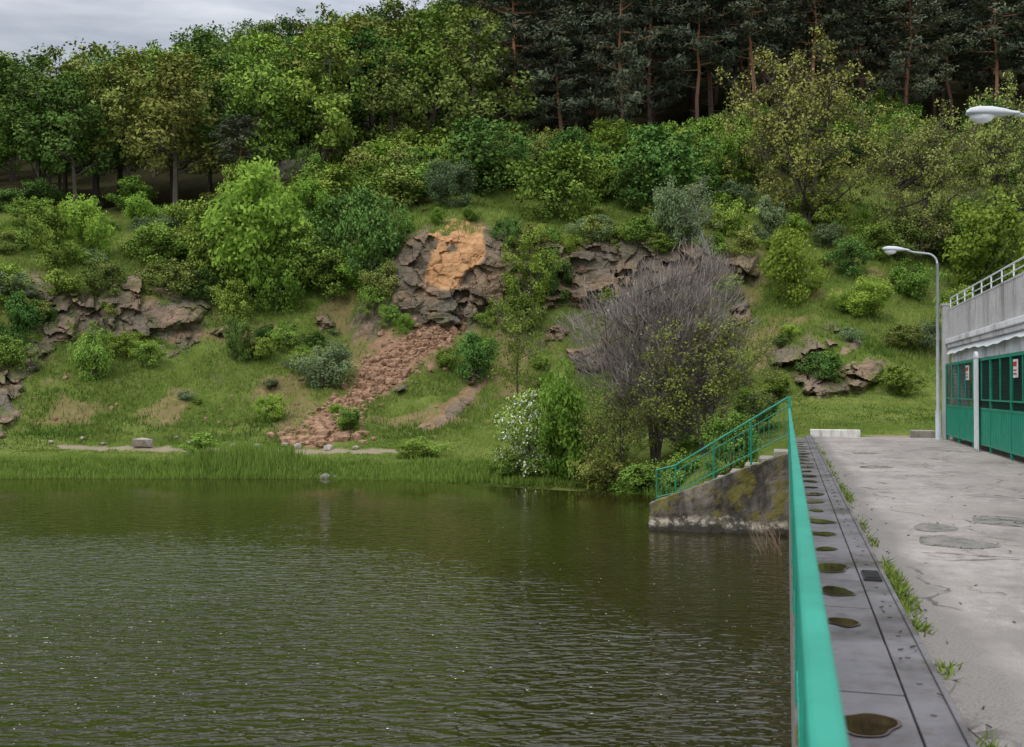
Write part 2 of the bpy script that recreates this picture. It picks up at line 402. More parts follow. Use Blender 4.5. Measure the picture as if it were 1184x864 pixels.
# rocks
bm=bmesh.new();bmesh.ops.create_icosphere(bm,subdivisions=1,radius=1)
RV=np.array([v.co[:] for v in bm.verts]);RT=np.array([[v.index for v in f.verts] for f in bm.faces]);bm.free()
def rock_mesh(name,items,mat_,seed=0):
    r=np.random.RandomState(seed);VV=[];TT=[];n=0
    for (x,y,z,s) in items:
        q=r.uniform(.7,1.3,(len(RV),1))*RV;q=np.sign(q)*np.abs(q)**.8
        q=q*np.array([s*r.uniform(.7,1.3),s*r.uniform(.6,1.1),s*r.uniform(.45,.9)])
        t=r.uniform(0,6.28);c,s_=math.cos(t),math.sin(t);q=q@np.array([[c,-s_,0],[s_,c,0],[0,0,1]])
        VV.append(q+np.array([x,y,z]));TT.append(RT+n);n+=len(RV)
    V=np.concatenate(VV);return mk_mesh(name,V,np.concatenate(TT),[mat_])
def mat_stone(name,c1,c2):
    m,nt,out=newmat(name);n=N(nt);b=n.noise(n.pos(),3,5,.7)
    n.diffuse(out,n.mix(n.ramp(b.outputs[0],[(.3,0),(.7,1)]),c1,c2),n.bump(b.outputs[0],.5,.06));return m
M_deb=mat_stone('debris_stone',(.14,.078,.05),(.42,.265,.17));M_bould=mat_stone('boulder_stone',(.22,.185,.15),(.42,.37,.32))
items=[]
for i in range(1500):
    t=rng.rand()*5;k=int(t);f=t-k;a=SCREE[k];b=SCREE[k+1]
    w=a[2]+(b[2]-a[2])*f
    u=a[0]+(b[0]-a[0])*f+rng.randn()*w*.7;v=a[1]+(b[1]-a[1])*f+rng.randn()*w*.36
    if v>515: continue
    x,y,z=hit(u,v);items.append((x,y,z+.02,float(np.clip(.04+rng.exponential(.06),.04,.42))*(1.35 if t>3.5 else 1)))
for i in range(90):
    x,y,z=hit(rng.normal(365,24),rng.normal(507,5));items.append((x,y,z+.05,rng.uniform(.12,.38)))
for i in range(90):
    x,y,z=hit(rng.uniform(0,760),rng.uniform(390,515));items.append((x,y,z+.03,rng.uniform(.05,.18)))
add('rockfall_debris',rock_mesh('rockfall_debris',items,M_deb,3))
for (u,v,s) in [(166,517,.55),(270,517,.18),(297,517,.2),(205,507,.15),(120,514,.14),(380,520,.26),(96,508,.17),(222,514,.24),(330,516,.2),(60,512,.15),(345,518,.22),(412,519,.16)]:
    x,y,z=hit(u,v);add('boulder',rock_mesh('boulder',[(0,0,s*.35,s)],M_bould,int(u)),loc=(x,y,z))
add('boulder',rock_mesh('boulder',[(0,0,-.05,.28),(.4,.1,-.08,.18)],mat_stone('wet_stone',(.10,.09,.075),(.26,.235,.2)),77),loc=((377-592)/F*40.9,40.9,WATER+.08))
# ---------------------------------------------------------------- trees
def tubes_np(paths,sides=5):
    V=[];Q=[];n=0
    for pts,rad in paths:
        P=np.array(pts,float);k=len(P)
        d=np.gradient(P,axis=0);d/=np.linalg.norm(d,axis=1,keepdims=True)+1e-9
        ref=np.array([0,0,1.]) if abs(d[0,2])<.9 else np.array([1.,0,0])
        u=np.cross(d,ref);u/=np.linalg.norm(u,axis=1,keepdims=True)+1e-9;w=np.cross(d,u)
        t=np.arange(sides)*2*np.pi/sides;R=np.array(rad)[:,None,None]
        ring=P[:,None]+R*(u[:,None]*np.cos(t)[None,:,None]+w[:,None]*np.sin(t)[None,:,None])
        V.append(ring.reshape(-1,3))
        i=n+np.arange(k-1)[:,None]*sides+np.arange(sides)[None];j=n+np.arange(k-1)[:,None]*sides+((np.arange(sides)+1)%sides)[None]
        Q.append(np.stack([i,j,j+sides,i+sides],-1).reshape(-1,4));n+=k*sides
    return np.concatenate(V),np.concatenate(Q)
def leaf_quads(r,C,R,n,size,aspect,center,flat=.8,out_bias=.6,up=.5,tint=None,align=None):
    N_=len(C)*n
    c=np.repeat(C,n,0);rad=np.repeat(R,n)[:,None]
    g=r.randn(N_,3);g/=np.linalg.norm(g,axis=1,keepdims=True);g*=r.rand(N_,1)**.5
    g[:,2]*=flat
    p=c+g*rad
    o=p-center;o/=np.linalg.norm(o,axis=1,keepdims=True)+1e-6
    nn=r.randn(N_,3)*.75+o*out_bias+np.array([0,0,up]);nn/=np.linalg.norm(nn,axis=1,keepdims=True)
    if align is None: t=np.cross(nn,r.randn(N_,3))
    else: t=o*align+r.randn(N_,3)*.6+np.array([0,0,.5])
    t/=np.linalg.norm(t,axis=1,keepdims=True)+1e-6
    b=np.cross(nn,t);b/=np.linalg.norm(b,axis=1,keepdims=True)+1e-6
    s=size*r.uniform(.6,1.35,(N_,1))*.5
    V=np.stack([p-t*s,p+b*s*aspect,p+t*s,p-b*s*aspect],1).reshape(-1,3)
    Q=np.arange(N_*4).reshape(-1,4)
    tb=np.repeat(r.rand(len(C)) if tint is None else tint,n)
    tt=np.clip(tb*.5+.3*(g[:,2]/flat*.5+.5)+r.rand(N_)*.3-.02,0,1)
    return V,Q,np.repeat(tt,4)
def assemble(name,wood,leafsets,mats):
    V,Q=wood;tint=[np.zeros(len(V))];mi=[np.zeros(len(Q),int)];Vs=[V];Qs=[Q];n=len(V)
    for k,(lv,lq,lt,m) in enumerate(leafsets):
        Vs.append(lv);Qs.append(lq+n);n+=len(lv);tint.append(lt);mi.append(np.full(len(lq),m))
    return mk_mesh(name,np.concatenate(Vs),np.concatenate(Qs),mats,np.concatenate(mi),dict(tint=np.concatenate(tint)))
def decid(name,seed,H=12,R=4,base=.25,nl=13,sub=6,clump=.95,n=95,leaf=.24,mats=None,trunk=.2,extra=None,multi=1,lean=.0):
    r=np.random.RandomState(seed)
    top=H*.85;paths=[]
    cz=H*(base+1)/2;rz=H*(1-base)/2
    tr=[]
    for mt in range(multi):
        a=r.uniform(0,6.28);sp=(R*.35 if multi>1 else 0)
        hs=np.linspace(0,1,8)
        tp=np.stack([np.cos(a)*sp*hs+np.cumsum(r.randn(8))*.02*H*hs*.3+lean*hs*H, np.sin(a)*sp*hs+np.cumsum(r.randn(8))*.02*H*hs*.3, hs*top-.3*(hs==0)],1)
        paths.append((tp,trunk*(1.25-hs*1.05)/(1 if multi==1 else 1.5)));tr.append(tp)
    C=[];Rr=[]
    for i in range(nl):
        tp=tr[i%multi]
        d=r.randn(3);d[2]=d[2]*.8+.15;d/=np.linalg.norm(d)
        lump=.72+.5*float(vnoise(d[0]*1.8+seed,d[1]*1.8+d[2]*2.3))
        f=r.uniform(.55,1)*lump
        T=np.array([lean*H*.7,0,cz])+d*np.array([R,R,rz])*f
        hor=math.hypot(T[0],T[1]);ah=np.clip(T[2]-hor*r.uniform(.4,.9),H*base*.6,top*.97)
        A=np.array([np.interp(ah,tp[:,2],tp[:,0]),np.interp(ah,tp[:,2],tp[:,1]),ah])
        mid=(A+T)/2+np.array([0,0,-.08*hor])+r.randn(3)*.05*R
        ts=np.linspace(0,1,5)[:,None];pp=(1-ts)**2*A+2*ts*(1-ts)*mid+ts**2*T
        r0=trunk*.42;paths.append((pp,np.linspace(r0,r0*.2,5)))
        C.append(T);Rr.append(clump*r.uniform(.75,1.25))
        for j in range(sub):
            s=r.uniform(.35,1);B=(1-s)**2*A+2*s*(1-s)*mid+s**2*T
            e=B+r.randn(3)*np.array([.3,.3,.26])*R*.85
            q=(e-np.array([lean*H*.7,0,cz]))/np.array([R,R,rz]);l=np.linalg.norm(q)
            if l>1.02: e=np.array([lean*H*.7,0,cz])+(e-np.array([lean*H*.7,0,cz]))/l*r.uniform(.85,1.05)
            if e[2]<H*base*.7: e[2]=H*base*.7+r.rand()*.5
            paths.append(([B,(B+e)/2+r.randn(3)*.1,e],[r0*.35,r0*.22,r0*.1]))
            C.append(e);Rr.append(clump*r.uniform(.5,1.1))
    C=np.array(C);Rr=np.array(Rr)
    ls=[]
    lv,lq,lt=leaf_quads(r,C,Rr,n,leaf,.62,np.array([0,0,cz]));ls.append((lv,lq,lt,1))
    if extra:
        kind,cnt,sz,asp=extra
        lv,lq,lt=leaf_quads(r,C,Rr,cnt,sz,asp,np.array([0,0,H*.2]),align=1.5 if kind=='twig' else None,up=0);ls.append((lv,lq,lt,2))
    return assemble(name,tubes_np(paths,4),ls,mats)
def pine(name,seed,H=17,R=2.9,mats=None,base=.35,n=40,k=46):
    r=np.random.RandomState(seed);hs=np.linspace(0,1,9)
    tp=np.stack([np.cumsum(r.randn(9))*.12,np.cumsum(r.randn(9))*.12,hs*H*.97],1);tp[0]=(0,0,-.5)
    paths=[(tp,.21*(1.1-hs))];C=[];Rr=[]
    for i in range(k):
        h=base+(1-base)*((i+.5)/k)**.85;z=h*H
        prof=(math.sin(math.pi*min(1,((h-base)/(1-base))*.72+.26)))**.7
        ln=R*prof*r.uniform(.5,1.2)+.3
        a=i*2.4+r.uniform(-.5,.5);A=np.array([np.interp(z,tp[:,2],tp[:,0]),np.interp(z,tp[:,2],tp[:,1]),z])
        e=A+np.array([math.cos(a)*ln,math.sin(a)*ln,ln*r.uniform(-.1,.4)])
        paths.append(([A,(A+e)/2+np.array([0,0,-.12]),e],[.06,.04,.015]))
        for s in (1,.72,.45):
            if ln*s<.5: continue
            for q in range(2):
                C.append(A+(e-A)*s+r.randn(3)*np.array([.35,.35,.15]));Rr.append(.72*r.uniform(.7,1.2))
    for i in range(6):
        a=r.uniform(0,6.28);z=H*r.uniform(base*.45,base);l=r.uniform(.5,1.6)
        paths.append(([(0,0,z),(math.cos(a)*l,math.sin(a)*l,z+r.uniform(-.3,.2))],[.035,.01]))
    C=np.array(C);Rr=np.array(Rr)
    lv,lq,lt=leaf_quads(r,C,Rr,n,.40,.32,np.array([0,0,H*.5]),flat=.5,up=.7)
    return assemble(name,tubes_np(paths,4),[(lv,lq,lt,1)],mats)
def recolor(me,name,mats):
    m=me.copy();m.name=name
    for i,x in enumerate(mats): m.materials[i]=x
    return m
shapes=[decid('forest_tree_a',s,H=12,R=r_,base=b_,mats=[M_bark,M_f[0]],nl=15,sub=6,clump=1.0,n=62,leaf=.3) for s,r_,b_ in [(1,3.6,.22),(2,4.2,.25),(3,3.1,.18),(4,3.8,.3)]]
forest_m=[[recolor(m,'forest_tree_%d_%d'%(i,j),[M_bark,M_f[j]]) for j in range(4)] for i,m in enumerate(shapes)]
pines=[pine('pine_mesh_%d'%s,s,R=r_,base=b_,mats=[M_pbark,M_pine]) for s,r_,b_ in [(21,3.0,.36),(22,2.7,.46),(23,3.2,.16),(24,3.4,.24)]]
PT=[]
def far_enough(x,y,d):
    for a,b in PT:
        if (a-x)**2+(b-y)**2<d*d: return False
    PT.append((x,y));return True
fe=empty('forest',dam=False);pe=empty('pine_forest',dam=False)
def put(parent,name,me,x,y,s,sx=None,z=None,rot=None):
    z=float(height(x,y)) if z is None else z
    sx=s if sx is None else sx
    return add(name,me,parent,(x,y,z-.1),(rng.uniform(-.05,.05),rng.uniform(-.05,.05),rng.uniform(0,6.28) if rot is None else rot),(sx,sx,s))
FR=([-300,0,120,300,450,560,640,830,1000,1500],[82,80,79,78,77,78,82,83,90,86])
for i in range(7000):
    u=rng.uniform(-220,1330);Y=rng.uniform(74,158)
    front=np.interp(u,*FR)
    if Y<front: continue
    if u>600 and Y>116: continue
    x=(u-592)/F*Y
    d=3.9 if Y<front+10 else (4.6 if u>600 else (5.4 if Y<120 else 6.2))
    if not far_enough(x,Y,d): continue
    isp = u>575+rng.randn()*14 and not (u>1180 and rng.rand()<.5)
    if isp:
        k=rng.choice([2,3]) if (u<840 and rng.rand()<.85) or Y>100 or rng.rand()<.15 else rng.randint(2)
        put(pe,'pine',pines[k],x,Y,rng.uniform(.85,1.25),rng.uniform(.95,1.3))
    else:
        w=float(vnoise(u*.02,Y*.06));j=rng.choice([0,1,2,3],p=[.48,.18,.29,.05] if w>.5 else [.38,.30,.24,.08])
        s=rng.uniform(.8,1.2)
        put(fe,'tree',forest_m[rng.randint(4)][j],x,Y,s,s*rng.uniform(.9,1.15))
ue=empty('forest_undergrowth',dam=False)
bush_shape=[decid('bush_a',s,H=4,R=2.2,base=.02,nl=15,sub=5,clump=.66,n=78,leaf=.19,trunk=.06,multi=3,mats=[M_bark,M_f[0]]) for s in (31,32,33)]
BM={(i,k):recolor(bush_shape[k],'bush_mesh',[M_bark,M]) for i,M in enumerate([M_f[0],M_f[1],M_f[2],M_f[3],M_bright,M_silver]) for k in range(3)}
for i in range(260):
    u=rng.uniform(-200,1300);Y=np.interp(u,*FR)+rng.uniform(-6,5)-(3 if u>600 else 0)
    if u<280 and rng.rand()<.85: continue
    x=(u-592)/F*Y;put(ue,'bush',BM[(int(rng.choice([0,1,2,2,0,4])),rng.randint(3))],x,Y,rng.uniform(.5,1.2),rng.uniform(.7,1.3))
def stand(name,me,u,vb,vt,hw,mH,mR,Y=None,rot=None):
    if Y is None: x,y,z=hit(u,vb)
    else: x,y=(u-592)/F*Y,Y;z=float(height(x,y))
    H=(450-vt)*y/F+CZ-z
    W=hw*y/F
    return put(None,name,me,x,y,H/mH*1.04,W/mR*1.08,z=z+.05,rot=rot)
def B(u,vb,vt,hw,c,name='bush'):
    return stand(name,BM[(c,rng.randint(3))],u,vb,vt,hw,4,2.2)
for t in [(290,345,196,60,4),(318,362,262,34,4),(255,330,235,35,0),(350,335,258,34,0),(392,335,222,34,2),(432,325,218,36,2),(412,332,285,40,4),(385,345,290,30,0),
  (375,448,395,30,5),(352,432,405,16,0),(107,440,376,21,0),(172,424,394,17,0),(276,418,366,14,2),(300,415,390,14,0),(312,488,456,17,4),
  (60,312,240,28,0),(98,306,228,32,4),(150,240,205,30,0),(168,262,225,22,4),(185,312,258,32,0),(205,300,262,24,4),(22,400,338,26,2),(12,430,388,24,0),(35,375,345,22,1),(70,345,312,22,0),(120,345,300,22,1),
  (195,345,300,30,1),(232,350,310,24,2),(10,350,305,26,0),(440,345,300,20,1),(432,365,330,18,0),
  (550,442,384,24,2),(520,425,400,14,0),(555,412,388,14,4),(400,498,468,16,0),(390,480,466,10,4),
  (648,255,170,50,0),(770,240,148,52,2),(735,242,190,26,2),(520,240,186,26,5),(560,225,135,55,2),(500,215,150,50,0),(480,225,170,35,1),
  (780,290,210,24,5),(735,285,252,25,0),(690,285,250,22,1),(612,300,262,22,1),(640,350,300,20,2),(600,385,340,22,0),(585,290,250,16,2),(470,272,246,12,0),(505,260,240,10,4),(545,255,238,10,0),(665,300,262,14,4),(715,290,262,14,0),(755,292,266,16,1),(820,300,268,18,0),(860,300,262,20,1),
  (705,360,330,18,1),(760,355,325,22,0),(840,345,318,16,0),(470,385,362,10,4),(560,378,355,12,0),(452,300,272,12,2),(450,378,352,12,0),(590,372,345,14,1),
  (922,352,262,40,4),(993,367,320,30,4),(890,280,228,22,5),(850,275,225,26,0),(950,255,215,30,0),(985,320,275,22,2),(1010,300,258,24,0),(1060,345,300,26,0),
  (1140,340,228,48,4),(1090,300,240,40,0),(1170,300,215,45,1),(1040,300,255,30,1),(1110,390,330,22,0),(1150,430,350,30,2),(900,320,290,16,2),(1075,400,372,16,4),
  (335,300,240,30,2),(270,372,322,22,0),(235,305,262,26,4),(330,405,372,18,0),(215,270,235,24,0),(80,275,235,24,4),(35,262,228,24,0),(960,425,405,13,0),(905,402,384,12,2),
  (875,500,455,22,2),(790,520,478,30,0),(855,470,445,10,4),(230,524,500,24,0),(495,527,505,22,0),(470,530,512,12,4),(225,300,265,26,1),(640,330,285,22,2)]:
    B(*t)
se=empty('hillside_shrubs',dam=False)
for i in range(230):
    u=rng.uniform(-60,1200);v=rng.uniform(235,300) if rng.rand()<.72 else rng.uniform(300,470)
    if 640<u<860 and v>300: continue
    if float(pdist(np.array(u),np.array(v),SCREE))<2: continue
    if 440<u<600 and 245<v<385: continue
    x,y,z=hit(u,v);s=float(np.clip(.07+rng.exponential(.12),.07,.5));put(se,'shrub',BM[(int(rng.choice([0,1,2,4,5])),rng.randint(3))],x,y,s,s*rng.uniform(.9,1.7),z=z+.05)
big_ol=decid('broad_tree_mesh',51,H=12,R=6.0,base=.1,nl=28,sub=9,clump=.8,n=48,leaf=.2,mats=[M_bark,foliage('leaf_olive2',(.15,.17,.03),(.34,.36,.08)),M_bark],extra=('twig',14,.5,.06),trunk=.22,multi=2)
stand('broadleaf_tree',big_ol,935,262,52,98,12,6)
stand('broadleaf_tree',big_ol,1065,300,128,78,12,6)
stand('broadleaf_tree',big_ol,1150,290,100,70,12,6)
ol=decid('olive_tree_mesh',52,H=7,R=2.2,base=.1,nl=16,sub=6,clump=.55,n=55,leaf=.17,mats=[M_bark,foliage('leaf_yellowgreen',(.13,.18,.015),(.30,.37,.055),.2)],trunk=.1)
stand('young_tree',ol,614,385,258,32,7,2.2)
yt=decid('young_tree_mesh',53,H=6,R=2.0,base=.15,nl=14,sub=5,clump=.5,n=26,leaf=.14,mats=[M_bark,M_bright,M_bark],extra=('twig',10,.4,.06),trunk=.05)
stand('young_tree',yt,598,470,338,38,6,2)
bi=decid('birch_mesh',54,H=7,R=1.8,base=.2,nl=15,sub=6,clump=.5,n=32,leaf=.14,mats=[M_birch,M_silver,M_bark],extra=('twig',8,.4,.06),trunk=.08,lean=-.12)
stand('birch_tree',bi,822,310,203,34,7,1.8,rot=0)
tw=decid('bare_tree_mesh',55,H=8,R=3.0,base=.1,nl=42,sub=11,clump=.58,n=5,leaf=.08,mats=[M_bark,M_twig,M_twig],extra=('twig',46,.58,.032),trunk=.15,multi=3)
stand('bare_twiggy_tree',tw,757,545,285,94,8,3.0,Y=38.5)
tg=decid('sparse_tree_mesh',56,H=7,R=2.8,base=.06,nl=26,sub=9,clump=.55,n=32,leaf=.11,mats=[M_bark,foliage('leaf_spring',(.16,.205,.02),(.36,.42,.07),.3),M_bark],extra=('twig',18,.42,.04),trunk=.09,multi=4)
stand('sparse_tree',tg,812,545,355,76,7,2.8,Y=36.0)
stand('sparse_tree',tg,715,545,435,45,7,2.8,Y=37.5)
hb=decid('blossom_bush_mesh',57,H=4,R=2.2,base=.03,nl=16,sub=6,clump=.55,n=90,leaf=.13,mats=[M_bark,M_f[0],M_blossom],extra=('b',18,.10,.9),trunk=.06,multi=3)
stand('blossoming_bush',hb,615,545,448,44,4,2.2,Y=40.6)
stand('blossoming_bush',hb,368,430,398,12,4,2.2)
stand('blossoming_bush',hb,107,308,286,14,4,2.2)
stand('bush',BM[(4,1)],662,545,425,38,4,2.2,Y=39.3)
stand('bush',BM[(0,2)],845,530,478,30,4,2.2,Y=31.0)
stand('bush',BM[(0,0)],740,555,535,34,4,2.2,Y=35.8)
stand('bush',BM[(1,1)],700,552,515,34,4,2.2,Y=37.8)
stand('bush',BM[(0,1)],775,555,520,28,4,2.2,Y=33.5)
stand('bush',BM[(4,0)],640,552,515,22,4,2.2,Y=40.2)
stand('bush',BM[(0,2)],585,545,525,20,4,2.2,Y=40.6)
stand('pine_tree',pines[1],275,250,135,26,17,2.9)
stand('dead_twig_bush',tw,345,235,178,26,8,2.7)
# ---------------------------------------------------------------- grass
def blades(name,X,Y,Z,Hh,W,mat_,tint,lean=.35,r=rng):
    n=len(X);a=r.uniform(0,6.28,n);dx=np.cos(a)*W/2;dy=np.sin(a)*W/2
    lx=r.randn(n)*lean*Hh;ly=r.randn(n)*lean*Hh
    V=np.empty((n,3,3));V[:,0]=np.stack([X-dx,Y-dy,Z],1);V[:,1]=np.stack([X+dx,Y+dy,Z],1);V[:,2]=np.stack([X+lx,Y+ly,Z+Hh],1)
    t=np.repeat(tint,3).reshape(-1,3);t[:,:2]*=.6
    return add(name,mk_mesh(name,V.reshape(-1,3),np.arange(n*3).reshape(-1,3),[mat_],attrs=dict(tint=t.ravel())))
n=240000
u=rng.uniform(-60,1230,n);Y=41.5+rng.rand(n)**.9*34;Y=np.where((u>880),36+rng.rand(n)*38,Y);Y=np.where((u>790)&(u<=880),30+rng.rand(n)*44,Y)
X=(u-592)/F*Y;Z=height(X,Y);s_,p_=masks(X,Y,Z)
dz=(height(X,Y+.4)-Z)/.4
cl=fbm(X*.7,Y*.7,3)
keep=(s_+rng.rand(n)*.6<.65)&(p_<.2)&(dz<2.0)&(cl+rng.rand(n)*.35>.50)
X,Y,Z,cl=X[keep],Y[keep],Z[keep],cl[keep]
near_path=np.clip((Y-46.8)/2,.35,1)
blades('grass',X,Y,Z-.02,rng.uniform(.1,.34,len(X))*(.4+1.4*cl)*near_path,rng.uniform(.03,.07,len(X)),M_grass,np.clip(fbm(X*.22+9,Y*.22,3)*2.1-.7+rng.rand(len(X))*.4,0,1))
n=90000
u=rng.uniform(-120,790,n);Y=rng.uniform(33,44.5,n);X=(u-592)/F*Y;Z=height(X,Y)
cl=fbm(X*.45,Y*.45,3);jag=(fbm(X*.35+60,Y*.1,3)-.5)*.6
k_=(Z>WATER-.28+jag*.6)&(Z<WATER+.55+jag)
X,Y,Z,cl=X[k_],Y[k_],np.maximum(Z[k_],WATER-.1),cl[k_]
n=len(X);tall=np.clip((fbm(X*.25+12,Y*.2,2)-.30)*3.2,.45,1.3)
blades('reeds',X,Y,Z,rng.uniform(.35,.75,n)*(.3+1.3*cl)*tall,rng.uniform(.03,.06,n),M_reed,np.clip(rng.rand(n)*.7+cl*.5,0,1),lean=.2)
# ---------------------------------------------------------------- water
m,nt,out=newmat('lake_water');nn=N(nt)
p=nn.pos()
sp=nn.new('ShaderNodeSeparateXYZ');nn.link(p,sp.inputs[0])
n1=nn.noise(nn.pos((2.0,4.4,1)),1.0,1,.5,.8);n2=nn.noise(nn.pos((6,11,1)),1.0,1,.5,.4);n3=nn.noise(nn.pos((.6,1.4,1)),.09,3)
amp=nn.math('MAXIMUM',nn.math('POWER',nn.rng(sp.outputs[1],9,38,1.0,0),1.5),.012)
lat=nn.rng(sp.outputs[0],-6,3,1.2,.28)
st=nn.math('MULTIPLY',nn.math('MULTIPLY',amp,lat),nn.ramp(n3.outputs[0],[(.35,.5),(.62,1)]))
h=nn.math('ADD',n1.outputs[0],nn.math('MULTIPLY',n2.outputs[0],.35))
bm_=nn.bump(h,st,.34)
b=nn.bsdf(out,nn.mix(n3.outputs[0],(.019,.0185,.0035),(.025,.023,.0055)),.02,normal=bm_,spec=.5);b.inputs['IOR'].default_value=1.33
def D(a,s): return (a*math.cos(TH)+s*math.sin(TH),-a*math.sin(TH)+s*math.cos(TH))
pts=[(-600,-60),D(.3,-60),D(.3,33),(-40,60),(-600,60)]
me=bpy.data.meshes.new('lake_water');me.from_pydata([(x,y,WATER) for x,y in pts],[],[(0,1,2,3,4)]);me.materials.append(m);add('lake_water',me)
V=[];Fc=[]
for i in range(300):
    Y=rng.uniform(10,30);x=rng.uniform(-.52,.25)*Y;r_=rng.uniform(.006,.014);k=len(V)
    for j in range(5): V.append((x+r_*math.cos(j*1.257)*1.3,Y+r_*math.sin(j*1.257),WATER+.006))
    Fc.append(tuple(range(k,k+5)))
me=bpy.data.meshes.new('painted_sparkles');me.from_pydata(V,[],Fc);me.materials.append(paint('sparkle_white',(.7,.7,.62)));add('painted_sparkles',me)  # white flecks laid on the water as painted sparkle highlights
# ---------------------------------------------------------------- dam / road
M_conc=concrete('dam_concrete',(.22,.2,.17),(.34,.31,.27))
M_wall=concrete('wing_wall_concrete',(.085,.074,.058),(.22,.19,.15),(.04,.035,.028),(.15,.13,.025),scale=1.1,st=(.42,.56),waterline=True)
mb=MB();mb.box(.03,12,-8,34.6,-6,-.04);o=mb.obj('dam_wall',M_conc,dam=True)
def mat_road():
    m,nt,out=newmat('cracked_asphalt');n=N(nt);p=n.obj()
    vec=n.warp(n.warp(p,.9,(1.6,1.6,0)),5,(.25,.25,0))
    v1=n.voro(vec,.42,'DISTANCE_TO_EDGE');v2=n.voro(vec,2.2,'DISTANCE_TO_EDGE')
    a=n.noise(p,.55,4,.6);b=n.noise(p,5,6,.72);g=n.noise(p,60,3,.8)
    c=n.mix(n.ramp(a.outputs[0],[(.35,0),(.62,1)]),(.31,.27,.24),(.43,.38,.345))
    c=n.mix(n.ramp(b.outputs[0],[(.40,0),(.68,.7)]),c,(.215,.19,.17))
    c=n.mix(n.ramp(g.outputs[0],[(.42,0),(.66,.65)]),c,(.12,.11,.10))
    sx=n.new('ShaderNodeSeparateXYZ');n.link(p,sx.inputs[0])
    e=n.math('ADD',sx.outputs[0],n.math('MULTIPLY',b.outputs[0],.5));e=n.math('ADD',e,n.math('MULTIPLY',a.outputs[0],.6))
    c=n.mix(n.rng(e,1.62,1.80,.85,0),c,n.mix(n.ramp(g.outputs[0],[(.35,0),(.65,1)]),(.08,.073,.067),(.25,.225,.20)))
    st=n.noise(n.obj((1,.5,1)),.9,5,.65)
    c=n.mix(n.ramp(st.outputs[0],[(.53,0),(.60,.6)]),c,(.17,.155,.14))
    gate=n.noise(p,1.4,3,.6);gt=n.ramp(gate.outputs[0],[(.44,.12),(.54,1)])
    msk=n.noise(p,.5,3);mk=n.ramp(msk.outputs[0],[(.50,0),(.58,1)])
    c1=n.math('MULTIPLY',n.ramp(v1.outputs[0],[(0,1),(.005,.9),(.012,0)]),gt);c2=n.math('MULTIPLY',n.math('MULTIPLY',n.ramp(v2.outputs[0],[(0,.9),(.014,.6),(.03,0)]),mk),gt)
    cr=n.math('MAXIMUM',c1,c2)
    c=n.mix(n.math('MULTIPLY',cr,.85),c,(.07,.063,.05))
    h=n.math('SUBTRACT',n.math('MULTIPLY',g.outputs[0],.35),cr)
    n.bsdf(out,c,.85,normal=n.bump(h,.8,.02));return m
ny_=160;V=[];Fc=[]
for i in range(ny_+1):
    s=-6+i*(41.0/ny_)
    w=.80+.05*math.sin(s*1.7)+.04*math.sin(s*4.1+1)
    V+=[(w,s,-.012),(w+.12,s,0),(5.2,s,0)]
for i in range(ny_):
    for j in range(2):
        k=i*3+j;Fc.append((k,k+1,k+4,k+3))
me=bpy.data.meshes.new('road');me.from_pydata(V,[],Fc);me.materials.append(mat_road());o=add('road',me,rot=(0,0,-TH))
mb=MB();mb.box(.03,12,-6,34.9,-.039,-.02);mb.obj('dam_deck',concrete('deck_concrete',(.13,.12,.10),(.2,.18,.15),moss=(.08,.1,.02)),dam=True)
def mat_steel():
    m,nt,out=newmat('weathered_steel');n=N(nt);p=n.obj()
    a=n.noise(p,1.3,5,.65);b=n.noise(p,9,5,.7);oi=n.noise(n.obj((0,.8,0)),1.5,1)
    c=n.mix(n.ramp(a.outputs[0],[(.3,0),(.7,1)]),(.075,.068,.072),(.165,.155,.16))
    c=n.mix(n.ramp(b.outputs[0],[(.48,0),(.7,.85)]),c,(.09,.058,.045))
    c=n.mix(n.ramp(oi.outputs[0],[(.4,.0),(.6,.35)]),c,(.23,.215,.22))
    r=n.ramp(a.outputs[0],[(.35,.25),(.6,.6)])
    n.bsdf(out,c,r,.25,normal=n.bump(b.outputs[0],.3,.01));return m
M_steel=mat_steel();pe_=empty('steel_walkway_plates')
mb=MB();s=-3.0
while s<33:
    h_=.026+rng.uniform(-.003,.004);mb.box(.05,.575,s+.012,s+1.05,.0,h_);s+=1.06
mb.obj('plates',M_steel,pe_,bevel=.004)
mb=MB();s=-3.0
while s<33:
    mb.box(.583,.758,s+.006,s+3.17,.0,.036);mb.box(.7585,.79,s+.006,s+3.17,.0,.05);s+=3.18
mb.obj('flange',M_steel,pe_,bevel=.004)
mb=MB();mb.box(.10,.12,-3,33,.028,.05)
s=-2.8
while s<33: mb.tube([(.67,s,.035),(.67,s,.045)],.014,8);s+=.53
mb.obj('rib_and_bolts',M_steel,pe_)
m,nt,out=newmat('puddle_water');n=N(nt);b=n.noise(n.obj(),6,4)
n.bsdf(out,n.mix(n.ramp(b.outputs[0],[(.35,0),(.65,1)]),(.016,.010,.006),(.05,.03,.018)),.04,spec=.5);M_pud=m
m,nt,out=newmat('rust_rim');n=N(nt);b=n.noise(n.obj(),30,4)
n.bsdf(out,n.mix(b.outputs[0],(.04,.033,.03),(.12,.08,.06)),.6);M_rim=m
V=[];Fc=[];V2=[];F2=[]
def blob(Vv,Ff,a,s,ra,rs,z,seed,nseg=28):
    k=len(Vv)
    for j in range(nseg):
        t=j*2*math.pi/nseg;w=1+.12*math.sin(2*t+seed)+.08*math.sin(3*t+seed*2.3)+.05*math.sin(5*t+seed)
        Vv.append((a+ra*w*math.cos(t),s+rs*w*math.sin(t),z))
    Ff.append(tuple(range(k,k+nseg)))
ss=4.95;i=0
